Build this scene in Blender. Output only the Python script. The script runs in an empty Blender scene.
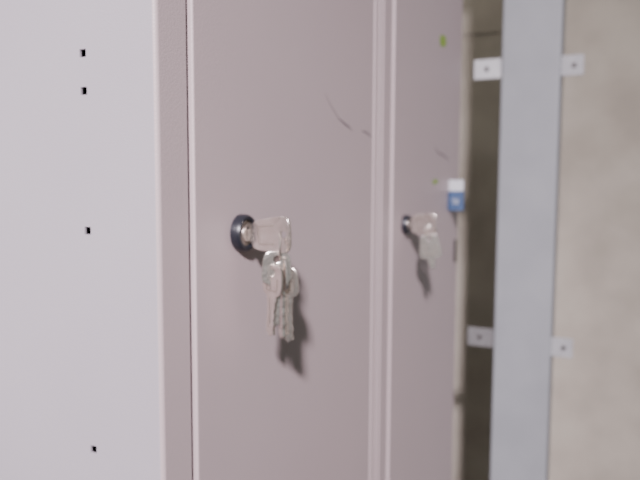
import bpy, bmesh, math, random
from mathutils import Vector, Matrix
random.seed(3)
S = bpy.context.scene
COL = S.collection

# ------------------------------------------------------------ materials
def mat(name, col, rough=0.5, metal=0.0, col2=None, nscale=8.0, bump=0.0, bscale=200.0, spec=0.5, coat=0.0):
    m = bpy.data.materials.new(name); m.use_nodes = True
    nt = m.node_tree; b = nt.nodes["Principled BSDF"]
    b.inputs["Roughness"].default_value = rough
    b.inputs["Metallic"].default_value = metal
    b.inputs["Specular IOR Level"].default_value = spec
    b.inputs["Base Color"].default_value = (*col, 1)
    tc = nt.nodes.new("ShaderNodeTexCoord")
    if col2:
        n = nt.nodes.new("ShaderNodeTexNoise"); n.inputs["Scale"].default_value = nscale
        n.inputs["Detail"].default_value = 6
        r = nt.nodes.new("ShaderNodeValToRGB")
        r.color_ramp.elements[0].position = 0.35; r.color_ramp.elements[1].position = 0.68
        r.color_ramp.elements[0].color = (*col, 1); r.color_ramp.elements[1].color = (*col2, 1)
        nt.links.new(tc.outputs["Object"], n.inputs["Vector"])
        nt.links.new(n.outputs["Fac"], r.inputs["Fac"])
        nt.links.new(r.outputs["Color"], b.inputs["Base Color"])
    if bump:
        n2 = nt.nodes.new("ShaderNodeTexNoise"); n2.inputs["Scale"].default_value = bscale
        bp = nt.nodes.new("ShaderNodeBump"); bp.inputs["Strength"].default_value = bump
        bp.inputs["Distance"].default_value = 0.001
        nt.links.new(tc.outputs["Object"], n2.inputs["Vector"])
        nt.links.new(n2.outputs["Fac"], bp.inputs["Height"])
        nt.links.new(bp.outputs["Normal"], b.inputs["Normal"])
    return m

M_paint = mat("locker_side_light_tone", (0.365,0.335,0.365), 0.45, 0, (0.385,0.355,0.385), 5, 0.15, 900)
M_door  = mat("locker_front_light_tone", (0.43,0.345,0.35), 0.46, 0, (0.45,0.365,0.365), 4, 0.15, 900)  # same paint as the side; light on the fronts put into the colour
M_black = mat("black_plastic", (0.012,0.013,0.018), 0.35, 0, (0.02,0.02,0.028), 40)
M_nick  = mat("worn_nickel", (0.78,0.70,0.64), 0.22, 0.95, (0.90,0.83,0.77), 120, 0.35, 350)
M_lockc = mat("lock_core_metal", (0.50,0.42,0.37), 0.35, 0.85, (0.58,0.50,0.45), 120)
M_rim   = mat("stamped_nickel", (0.52,0.45,0.40), 0.30, 0.9, (0.60,0.52,0.46), 120)
M_slot  = mat("dark_slot", (0.01,0.01,0.01), 0.6, 0, (0.015,0.015,0.015), 30)
M_wall  = mat("beige_plaster", (0.45,0.40,0.335), 0.9, 0, (0.58,0.525,0.445), 7, 0.6, 60)
M_wall2 = mat("plain_plaster", (0.38,0.35,0.30), 0.9, 0, (0.43,0.40,0.34), 5, 0.4, 60)
M_joint = mat("dark_joint", (0.33,0.29,0.25), 0.9, 0, (0.37,0.33,0.29), 30)
M_floor = mat("grey_floor", (0.10,0.09,0.085), 0.7, 0, (0.15,0.135,0.125), 12, 0.3, 80)
M_chan  = mat("galvanised_grey", (0.265,0.275,0.29), 0.5, 0.0, (0.295,0.305,0.32), 14, 0.1, 300)
M_brk   = mat("tab_zinc_lit", (0.52,0.52,0.53), 0.45, 0.0, (0.58,0.58,0.59), 60)
M_brkr  = mat("tab_zinc_half_shade", (0.34,0.34,0.35), 0.45, 0.0, (0.39,0.39,0.40), 60)
M_brkd  = mat("tab_zinc_shade", (0.15,0.145,0.145), 0.5, 0.0, (0.19,0.185,0.185), 60)  # one zinc in three tones, light and shade mixed into the colour
M_screw = mat("dark_screw", (0.08,0.075,0.07), 0.4, 0.6, (0.12,0.11,0.10), 90)
M_blue  = mat("label_blue", (0.04,0.075,0.16), 0.5, 0, (0.05,0.09,0.19), 60)
M_white = mat("label_white", (0.50,0.51,0.54), 0.6, 0, (0.56,0.57,0.60), 60)
M_green = mat("green_tape", (0.20,0.34,0.02), 0.5, 0, (0.26,0.40,0.04), 60)
M_pen   = mat("dark_scratch", (0.12,0.095,0.11), 0.7, 0, (0.155,0.125,0.14), 60)
M_pen2  = mat("faint_scratch", (0.24,0.20,0.21), 0.7, 0, (0.28,0.23,0.24), 60)

# ------------------------------------------------------------ helpers
def add(name, me, m=None, parent=None, bevel=0, seg=2, smooth=True):
    o = bpy.data.objects.new(name, me); COL.objects.link(o)
    if m: me.materials.append(m)
    if parent: o.parent = parent
    if smooth:
        for p in me.polygons: p.use_smooth = True
        e = o.modifiers.new("edge", 'EDGE_SPLIT') if not bevel else None
        if e: e.split_angle = math.radians(35)
    if bevel:
        b = o.modifiers.new("bevel", 'BEVEL'); b.width = bevel; b.segments = seg
        b.limit_method = 'ANGLE'; b.angle_limit = math.radians(40); b.harden_normals = True
    return o
def empty(name, loc, label, cat, group=None):
    e = bpy.data.objects.new(name, None); e.empty_display_size = 0.05
    e.location = loc; COL.objects.link(e)
    e["label"] = label; e["category"] = cat
    if group: e["group"] = group
    return e
def box_bm(bm, a, b):
    vs = [bm.verts.new((x,y,z)) for x in (a[0],b[0]) for y in (a[1],b[1]) for z in (a[2],b[2])]
    for f in ((0,1,3,2),(4,6,7,5),(0,4,5,1),(2,3,7,6),(0,2,6,4),(1,5,7,3)):
        bm.faces.new([vs[i] for i in f])
def boxes(name, lst, m, parent=None, bevel=0, seg=2, off=(0,0,0)):
    bm = bmesh.new()
    for a,b in lst:
        box_bm(bm, [a[i]-off[i] for i in range(3)], [b[i]-off[i] for i in range(3)])
    bmesh.ops.recalc_face_normals(bm, faces=bm.faces)
    me = bpy.data.meshes.new(name); bm.to_mesh(me); bm.free()
    return add(name, me, m, parent, bevel, seg)
def prism(bm, pts, z0, z1):
    lo = [bm.verts.new((x,y,z0)) for x,y in pts]; hi = [bm.verts.new((x,y,z1)) for x,y in pts]
    n = len(pts)
    for i in range(n):
        bm.faces.new((lo[i],lo[(i+1)%n],hi[(i+1)%n],hi[i]))
    bm.faces.new(lo[::-1]); bm.faces.new(hi)
def cyl_bm(bm, c, r, y0, y1, n=40, r2=None):
    r2 = r if r2 is None else r2
    a = [bm.verts.new((c[0]+r*math.cos(2*math.pi*i/n), y0, c[1]+r*math.sin(2*math.pi*i/n))) for i in range(n)]
    b = [bm.verts.new((c[0]+r2*math.cos(2*math.pi*i/n), y1, c[1]+r2*math.sin(2*math.pi*i/n))) for i in range(n)]
    for i in range(n): bm.faces.new((a[i],a[(i+1)%n],b[(i+1)%n],b[i]))
    bm.faces.new(a); bm.faces.new(b[::-1])
def fin(bm, name):
    bmesh.ops.recalc_face_normals(bm, faces=bm.faces)
    me = bpy.data.meshes.new(name); bm.to_mesh(me); bm.free(); return me
def outline_mesh(name, polys, half, bev=0.0003):
    cu = bpy.data.curves.new(name, 'CURVE'); cu.dimensions = '2D'; cu.fill_mode = 'BOTH'
    cu.extrude = half; cu.bevel_depth = bev; cu.bevel_resolution = 1
    for p in polys:
        sp = cu.splines.new('POLY'); sp.points.add(len(p)-1)
        for i,(x,y) in enumerate(p): sp.points[i].co = (x,y,0,1)
        sp.use_cyclic_u = True
    o = bpy.data.objects.new(name, cu); COL.objects.link(o)
    dg = bpy.context.evaluated_depsgraph_get()
    me = bpy.data.meshes.new_from_object(o.evaluated_get(dg))
    bpy.data.objects.remove(o); me.name = name
    return me

# ------------------------------------------------------------ setting
XW=1.77
def struct(name, a, b, m):
    c = [(a[i]+b[i])/2 for i in range(3)]
    o = boxes(name, [(a,b)], m, off=c); o.location = c
    o["kind"] = "structure"; return o
struct("floor", (-3.0,-3.0,-0.1), (XW,0.80,0.0), M_floor)
struct("wall_end", (XW,-3.0,0.0), (XW+0.1,0.90,2.7), M_wall)
struct("wall_back", (-3.0,0.80,0.0), (XW,0.90,2.7), M_wall2)
struct("trim_1", (XW-0.002,0.20,1.702), (XW,0.80,1.706), M_joint)

# ------------------------------------------------------------ lockers
Y0, Y1, ZT = 0.25, 0.74, 1.85
W = 0.029
PR = 0.002      # how far the door stands proud of the frame
def locker(x0, x1, label, holes, beads):
    root = empty("locker", ((x0+x1)/2, (Y0+Y1)/2, 0), label, "locker", "row of steel lockers")
    L = Vector(root.location)
    bm = bmesh.new()
    def c_profile(sx, ox, beads):
        r = 0.003
        pts = [(0,Y1)]
        for i in range(7):
            a = math.pi + (math.pi/2)*i/6
            pts.append((r + r*math.cos(a), Y0 + r + r*math.sin(a)))
        for c in beads:      # pressed half round ridges
            for i in range(7):
                a = math.pi + math.pi*i/6
                pts.append((c+0.0030*math.cos(a), Y0+0.0014*math.sin(a)))
        pts.append((W-0.0005,Y0)); pts.append((W,Y0+0.0005))
        pts += [(W,Y0+0.022),(W-0.0015,Y0+0.022),(W-0.0015,Y0+0.0015),(0.0015,Y0+0.0045),(0.0015,Y1)]
        return [(ox+sx*x-L.x, y-L.y) for x,y in pts]
    prism(bm, c_profile(1,x0,[]), 0.04, ZT)
    prism(bm, c_profile(-1,x1,beads), 0.04, ZT)
    def bx(a,b): box_bm(bm, (a[0]-L.x,a[1]-L.y,a[2]), (b[0]-L.x,b[1]-L.y,b[2]))
    bx((x0+0.0016,Y1-0.002,0.04),(x1-0.0016,Y1,ZT))
    bx((x0+0.0016,Y0+0.004,ZT-0.002),(x1-0.0016,Y1-0.003,ZT))
    bx((x0+W+0.0002,Y0,ZT-0.05),(x1-W-0.0002,Y0+0.02,ZT-0.003))
    bx((x0+W+0.0002,Y0,0.04),(x1-W-0.0002,Y0+0.02,0.085))
    bx((x0+0.0016,Y0+0.021,0.085),(x1-0.0016,Y1-0.003,0.088))
    bx((x0+0.0016,Y0+0.03,1.55),(x1-0.0016,Y1-0.003,1.565))
    for fx in (x0+0.03,x1-0.06):
        for fy in (Y0+0.03,Y1-0.06):
            bx((fx,fy,0.0),(fx+0.03,fy+0.03,0.0405))
    me = fin(bm, "body")
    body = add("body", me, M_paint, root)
    if holes:
        bm = bmesh.new()
        for y,z in holes:
            box_bm(bm,(x0-0.01-L.x,y-0.0026-L.y,z-0.0024),(x0+0.006-L.x,y+0.0026-L.y,z+0.0024))
        cut = add("cut", fin(bm,"cut"), None, root)
        bo = body.modifiers.new("holes",'BOOLEAN'); bo.object = cut; bo.operation='DIFFERENCE'; bo.solver='EXACT'
        body.modifiers.move(len(body.modifiers)-1, 0)
        bpy.context.view_layer.update()
        dg = bpy.context.evaluated_depsgraph_get()
        nm = bpy.data.meshes.new_from_object(body.evaluated_get(dg))
        body.modifiers.clear(); body.data = nm
        bpy.data.objects.remove(cut)
    md = body.data
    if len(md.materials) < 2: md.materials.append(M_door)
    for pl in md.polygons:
        pl.material_index = 1 if pl.center.y+L.y < Y0+0.0026 else 0  # front faces get their own tone, standing in for how light falls
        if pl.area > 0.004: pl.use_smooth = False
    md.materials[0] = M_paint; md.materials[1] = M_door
    dx0, dx1 = x0+W+0.0035, x1-W-0.0045
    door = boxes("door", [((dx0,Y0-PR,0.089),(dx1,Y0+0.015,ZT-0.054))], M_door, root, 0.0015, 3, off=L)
    return root, door, L

hz = [(0.3069,1.380),(0.3069,1.357),(0.3069,1.270),(0.3069,1.127),(0.3069,0.93),(0.3069,1.60),(0.70,1.380),(0.70,1.127)]
lk1, door1, L1 = locker(0.301, 0.683, "grey steel locker with bunch of keys in its black-ringed lock", hz, [0.0105,0.0245])
lk2, door2, L2 = locker(0.684, 1.052, "grey steel locker with blue flag label on its door", None, [])

DY = Y0-PR   # door face
def lock(door, L, x, z, s=1.0):
    bm = bmesh.new()
    n=48
    prof = [(0.0088,DY+0.0005),(0.0124,DY+0.0005),(0.0124,DY-0.0045),(0.0112,DY-0.0068),(0.0092,DY-0.0068),(0.0084,DY-0.005),(0.0084,DY+0.0005)]
    rings=[]
    for r,y in prof:
        rings.append([bm.verts.new((x+s*r*math.cos(2*math.pi*i/n)-L.x, y-L.y, z+s*r*math.sin(2*math.pi*i/n))) for i in range(n)])
    for k in range(len(prof)):
        A=rings[k];B=rings[(k+1)%len(prof)]
        for i in range(n): bm.faces.new((A[i],A[(i+1)%n],B[(i+1)%n],B[i]))
    rg = add("lock", fin(bm,"lock"), M_black, door); rg["label"]="black round lock collar"
    bm = bmesh.new()
    cyl_bm(bm,(x-L.x,z),0.0083*s,DY+0.0005-L.y,DY-0.0050-L.y,40)
    cyl_bm(bm,(x-L.x,z),0.0060*s,DY-0.0050-L.y,DY-0.0062-L.y,40,0.0056*s)
    core = add("lock_core", fin(bm,"lock_core"), M_lockc, rg, 0); core["label"]="metal lock core"
    sl = boxes("keyhole", [((x-0.0012,DY-0.0066,z-0.0042),(x+0.0012,DY-0.0060,z+0.0042))], M_slot, rg, 0, off=L)
LX1,LZ1 = 0.387,1.265
LX2,LZ2 = 0.762,1.2505
lock(door1,L1,LX1,LZ1,1.08); lock(door2,L2,LX2,LZ2,0.95)

def ribbon(name, pts, w, m, door, L, label=None):
    bm = bmesh.new(); prev=None
    for i,(x,z,k) in enumerate(pts):
        a=Vector(pts[max(0,i-1)][:2]); b=Vector(pts[min(len(pts)-1,i+1)][:2])
        d=(b-a).normalized(); nrm=Vector((-d.y,d.x))*w*k/2
        v=[bm.verts.new((x+s*nrm.x-L.x, DY-0.0003-L.y, z+s*nrm.y)) for s in (-1,1)]
        if prev: bm.faces.new((prev[0],v[0],v[1],prev[1]))
        prev=v
    o=add(name, fin(bm,name), m, door, smooth=False)
    so=o.modifiers.new("s",'SOLIDIFY'); so.thickness=0.0002
    if label: o["label"]=label
ribbon("scratch",[(0.528,1.381,.3),(0.537,1.374,.8),(0.547,1.368,1),(0.557,1.3630,.4)],0.0009,M_pen2,door1,L1,"faint thin scratch")
ribbon("scratch",[(0.556,1.3625,.3),(0.565,1.3600,1.0),(0.572,1.3580,1.3),(0.581,1.3565,1.1),(0.590,1.353,.3)],0.0013,M_pen,door1,L1,"short dark scratch")
ribbon("scratch",[(0.618,1.3545,.5),(0.628,1.354,1.2),(0.638,1.352,1),(0.644,1.350,.4)],0.0012,M_pen,door1,L1,"short dark scratch")
ribbon("scratch",[(0.895,1.352,.4),(0.911,1.346,1),(0.945,1.343,1.2),(0.975,1.337,.4)],0.0016,M_pen,door2,L2,"thin dark scratch")
ribbon("tape_scrap",[(0.912,1.499,.8),(0.918,1.505,1),(0.936,1.507,1),(0.942,1.512,.7)],0.016,M_green,door2,L2,"small yellow-green tape scrap")
ribbon("tape_scrap",[(0.888,1.303,1),(0.912,1.305,.8)],0.007,M_green,door2,L2,"tiny green mark")
hg = boxes("hinge",[((1.023,DY-0.003,1.175),(1.029,DY+0.001,1.212))],M_screw,lk2,0.001,2,off=L2); hg["label"]="dark hinge knuckle"

# ------------------------------------------------------------ flag label
FX=0.980
fl = empty("flag_label",(FX,DY,1.283),"white and blue flag label stuck on locker door edge","label")
o=Vector(fl.location)
boxes("label_tab",[((FX-0.008,DY-0.0008,1.260),(FX+0.0006,DY-0.0001,1.2888))],M_blue,fl,0,off=o)
boxes("white_band",[((FX-0.001,0.2260,1.290),(FX+0.0004,DY-0.0001,1.307))],M_white,fl,0.0004,2,off=o)
boxes("blue_band",[((FX-0.001,0.2250,1.260),(FX+0.0004,DY-0.0009,1.2899))],M_blue,fl,0.0004,2,off=o)
bm=bmesh.new()
for (y,z,w,h) in ((0.240,1.277,0.007,0.0012),(0.238,1.272,0.009,0.0012),(0.234,1.274,0.0016,0.007)):
    box_bm(bm,(FX-0.0016-o.x,y-w/2-o.y,z-h/2-o.z),(FX-0.00105-o.x,y+w/2-o.y,z+h/2-o.z))
add("printed_mark",fin(bm,"printed_mark"),M_white,fl,0)

# ------------------------------------------------------------ keys
def circle(cx,cy,r,n=20,rev=False):
    p=[(cx+r*math.cos(2*math.pi*i/n),cy+r*math.sin(2*math.pi*i/n)) for i in range(n)]
    return p[::-1] if rev else p
def key_outline(blade, wide=0.0125, b=0.0125, e=0.6, flare=0.12):
    pts=[]
    cy=-(b-0.005); n=28; a=wide
    sh=0.0040
    for i in range(n+1):
        t=math.radians(-66)+math.radians(312)*i/n
        c,s=math.cos(t),math.sin(t)
        x=a*math.copysign(abs(c)**e,c); y=b*math.copysign(abs(s)**e,s)
        x*= (1.0-flare*(y/b))
        pts.append((x,cy+y))
    yb=cy-b
    w=0.0033
    pts+= [(-sh,yb-0.001),(-sh,yb-0.004),(-w,yb-0.0045)]
    if blade>0.014:
        pts+= [(-w,yb-blade+0.003),(0.0,yb-blade)]
        y=yb-blade
        pts.append((0.0022,y+0.002))
        cuts=[0.0032,0.0028,0.0033,0.0027,0.0031,0.0028,0.0033]
        st=(blade-0.008)/7
        for c in cuts:
            y+=st*0.5; pts.append((c,y)); y+=st*0.5; pts.append((c,y-st*0.15))
        pts.append((w,yb-0.0045))
    else:
        pts+= [(-w,yb-blade),(w,yb-blade),(w,yb-0.0045)]
    pts+= [(sh,yb-0.004),(sh,yb-0.001)]
    return pts
def make_key(blade, parent, loc, rot, wide=0.0125, b=0.0125, e=0.6, flare=0.12):
    me = outline_mesh("key",[key_outline(blade,wide,b,e,flare),circle(0,0,0.0028,18,True)],0.0009)
    k = add("key", me, M_nick, parent)
    bm=bmesh.new()
    cy=-(b-0.005)-0.003
    for zs in (-1,1):
        z0,z1=sorted((zs*0.0011,zs*0.0014))
        for sx in (-1,1):
            box_bm(bm,(sx*wide*0.55-0.0006,cy-b*0.40,z0),(sx*wide*0.55+0.0006,cy+b*0.40,z1))
        box_bm(bm,(-wide*0.5,cy-b*0.46,z0),(wide*0.5,cy-b*0.36,z1))
    g=add("stamped_rim", fin(bm,"stamped_rim"), M_rim, k, smooth=False)
    if blade>0.014:
        yt=-(2*b-0.005)
        boxes("blade_groove",[((-0.0016,yt-blade+0.006,-0.00128),(-0.0007,yt-0.002,0.00128))],M_rim,k,0)
    k.location=loc; k.rotation_euler=rot
    return k
def torus(name,R,r,parent,loc,rot,m):
    bm=bmesh.new();n=40;k=10;rg=[]
    for i in range(n):
        a=2*math.pi*i/n
        rg.append([bm.verts.new(((R+r*math.cos(2*math.pi*j/k))*math.cos(a),(R+r*math.cos(2*math.pi*j/k))*math.sin(a),r*math.sin(2*math.pi*j/k))) for j in range(k)])
    for i in range(n):
        for j in range(k): bm.faces.new((rg[i][j],rg[(i+1)%n][j],rg[(i+1)%n][(j+1)%k],rg[i][(j+1)%k]))
    o=add(name,fin(bm,name),m,parent); o.location=loc; o.rotation_euler=rot; return o
def facing(yaw, roll):
    Mx = Matrix.Rotation(math.radians(90),4,'X')
    Mz = Matrix.Rotation(math.radians(-90+yaw),4,'Z')
    Mr = Matrix.Rotation(math.radians(roll),4,'Z')
    return (Mz@Mx@Mr).to_euler()
def inserted(tilt=0, yaw=0):
    for r in (90,-90):
        d=facing(0,r).to_matrix()@Vector((0,-1,0))
        if d.y>0.9: return facing(yaw,r+tilt)

HY = 0.2150
b1 = empty("key_bunch",(LX1,HY,LZ1),"bunch of nickel keys hanging from key in lock","keys","keys left in lockers")
make_key(0.0060,b1,(0,-0.0024,0),inserted(3),wide=0.0116,b=0.0155,e=0.42,flare=-0.16)
torus("split_ring",0.0085,0.0007,b1,(0.0,0.001,-0.0085),(math.radians(90),0,math.radians(30)),M_nick)
make_key(0.030,b1,(-0.0022,0.0020,-0.0170),facing(34,-2),wide=0.0098,b=0.0112,e=0.45,flare=0.06)
make_key(0.035,b1,(0.0030,0.0012,-0.0205),facing(-38,1),wide=0.0098,b=0.0115,e=0.45,flare=0.06)
make_key(0.032,b1,(0.0056,-0.0005,-0.0285),facing(8,3),wide=0.0088,b=0.0105,e=0.5,flare=0.05)
make_key(0.029,b1,(-0.0050,0.0030,-0.0260),facing(-14,-4),wide=0.0086,b=0.0105,e=0.5,flare=0.05)
torus("small_ring",0.0050,0.0006,b1,(0.0010,0.0005,-0.0235),(math.radians(90),0,math.radians(80)),M_nick)

b2 = empty("key_bunch",(LX2,HY,LZ2),"nickel key in lock with second key hanging","keys","keys left in lockers")
make_key(0.0060,b2,(0,-0.0015,0),inserted(-3),wide=0.0130,b=0.0152,e=0.45,flare=-0.14)
torus("split_ring",0.0075,0.0008,b2,(0.0,-0.0005,-0.0077),(math.radians(90),0,math.radians(-50)),M_nick)
make_key(0.012,b2,(-0.0025,0.0005,-0.0165),facing(12,8),wide=0.0122,b=0.0145,e=0.45,flare=0.18)

# ------------------------------------------------------------ upright post
ch = empty("metal_post",(1.175,0.155,0.0),"grey metal upright post with bolted side tabs before plaster wall","post")
C=Vector(ch.location)
bm=bmesh.new()
k=1.15/1.3
ya,yb=0.1217*k,0.2316*k; xf=1.15; xb=1.20; t=0.002; r=0.004
def arc(cx,cy,a0,a1,n=5): return [(cx+r*math.cos(math.radians(a0+(a1-a0)*i/n)),cy+r*math.sin(math.radians(a0+(a1-a0)*i/n))) for i in range(n+1)]
pts=[(xb,ya)]+arc(xf+r,ya+r,270,180)+arc(xf+r,yb-r,180,90)+[(xb,yb),(xb,yb-t),(xf+t,yb-t),(xf+t,ya+t),(xb,ya+t)]
prism(bm,[(x-C.x,y-C.y) for x,y in pts],0.004,2.69)
pb=add("post_body",fin(bm,"post_body"),M_chan,ch)
for pl in pb.data.polygons:
    if pl.area>0.02: pl.use_smooth=False
bp=boxes("base_plate",[((xf-0.03,ya-0.03,0.0),(xb+0.03,yb+0.03,0.004))],M_chan,ch,0.001,2,off=C)
xt=xf+0.008
kb=xt/1.40
for zr in (0.244,-0.334,0.82,-0.91):
    z=1.3+zr*kb
    for side in (0,1):
        zc = z-0.0035 if side==0 else z
        zz=(zc-0.0205*kb,zc+0.0205*kb)
        ys=(0.088*kb,ya+0.0005) if side==0 else (yb-0.0005,0.306*kb)
        t=0.003
        bm=bmesh.new()
        box_bm(bm,(xt-C.x,ys[0]-C.y,zz[0]),(xt+t-C.x,ys[1]-C.y,zz[1]))
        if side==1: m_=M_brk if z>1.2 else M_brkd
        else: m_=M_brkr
        br=add("mounting_tab",fin(bm,"mounting_tab"),m_,ch,0.0010,2)
        br["label"]="zinc mounting tab in lit tone" if m_ is M_brk else "zinc mounting tab in shaded tone"
        y=0.106*kb if side==0 else 0.279*kb
        bm=bmesh.new(); n=20
        prev=None
        for rr,x in ((0.0040,xt),(0.0040,xt-0.0012),(0.0030,xt-0.0022),(0.0012,xt-0.0024)):
            ring=[bm.verts.new((x-C.x,y-C.y+rr*math.cos(2*math.pi*i/n),zc+rr*math.sin(2*math.pi*i/n))) for i in range(n)]
            if prev:
                for i in range(n): bm.faces.new((prev[i],prev[(i+1)%n],ring[(i+1)%n],ring[i]))
            prev=ring
        bm.faces.new(prev)
        add("screw",fin(bm,"screw"),M_screw,br)

# ------------------------------------------------------------ light
w = bpy.data.worlds.new("world"); S.world=w; w.use_nodes=True
bg=w.node_tree.nodes["Background"]; bg.inputs[0].default_value=(0.93,1.0,0.97,1); bg.inputs[1].default_value=0.22
def area(name,loc,target,size,power,col,spread=180):
    l=bpy.data.lights.new(name,'AREA'); l.shape='SQUARE'; l.size=size; l.energy=power; l.color=col
    l.spread=math.radians(spread)
    o=bpy.data.objects.new(name,l); COL.objects.link(o); o.location=loc
    o.rotation_euler=(Vector(target)-Vector(loc)).to_track_quat('-Z','Y').to_euler(); return o
d=Vector((-0.088,-0.036,0.053)).normalized()
area("window_light",Vector((0.39,0.22,1.25))+d*4.2,(0.20,0.30,1.34),0.26,24,(1.0,0.91,0.99),38)
area("wall_wash_fill",(1.42,0.34,2.62),(1.76,0.38,1.6),0.25,3.0,(1.0,0.95,0.88))  # added unseen fill, brightens the wall top behind the post

# ------------------------------------------------------------ camera
phi=math.radians(25.55); p=math.radians(5.0); rl=math.radians(0.235)
F=Vector((math.cos(phi)*math.cos(p),math.sin(phi)*math.cos(p),-math.sin(p)))
R=Vector((math.sin(phi),-math.cos(phi),0)); U=R.cross(F)
R2=R*math.cos(rl)+U*math.sin(rl); U2=U*math.cos(rl)-R*math.sin(rl)
m=Matrix(((R2.x,U2.x,-F.x,0),(R2.y,U2.y,-F.y,0),(R2.z,U2.z,-F.z,1.3),(0,0,0,1)))
cd=bpy.data.cameras.new("camera"); cam=bpy.data.objects.new("camera",cd); COL.objects.link(cam)
cam.matrix_world=m; cd.lens=36; cd.sensor_width=36; cd.clip_start=0.01
cd.dof.use_dof=True; cd.dof.focus_distance=0.31; cd.dof.aperture_fstop=9.0
S.camera=cam
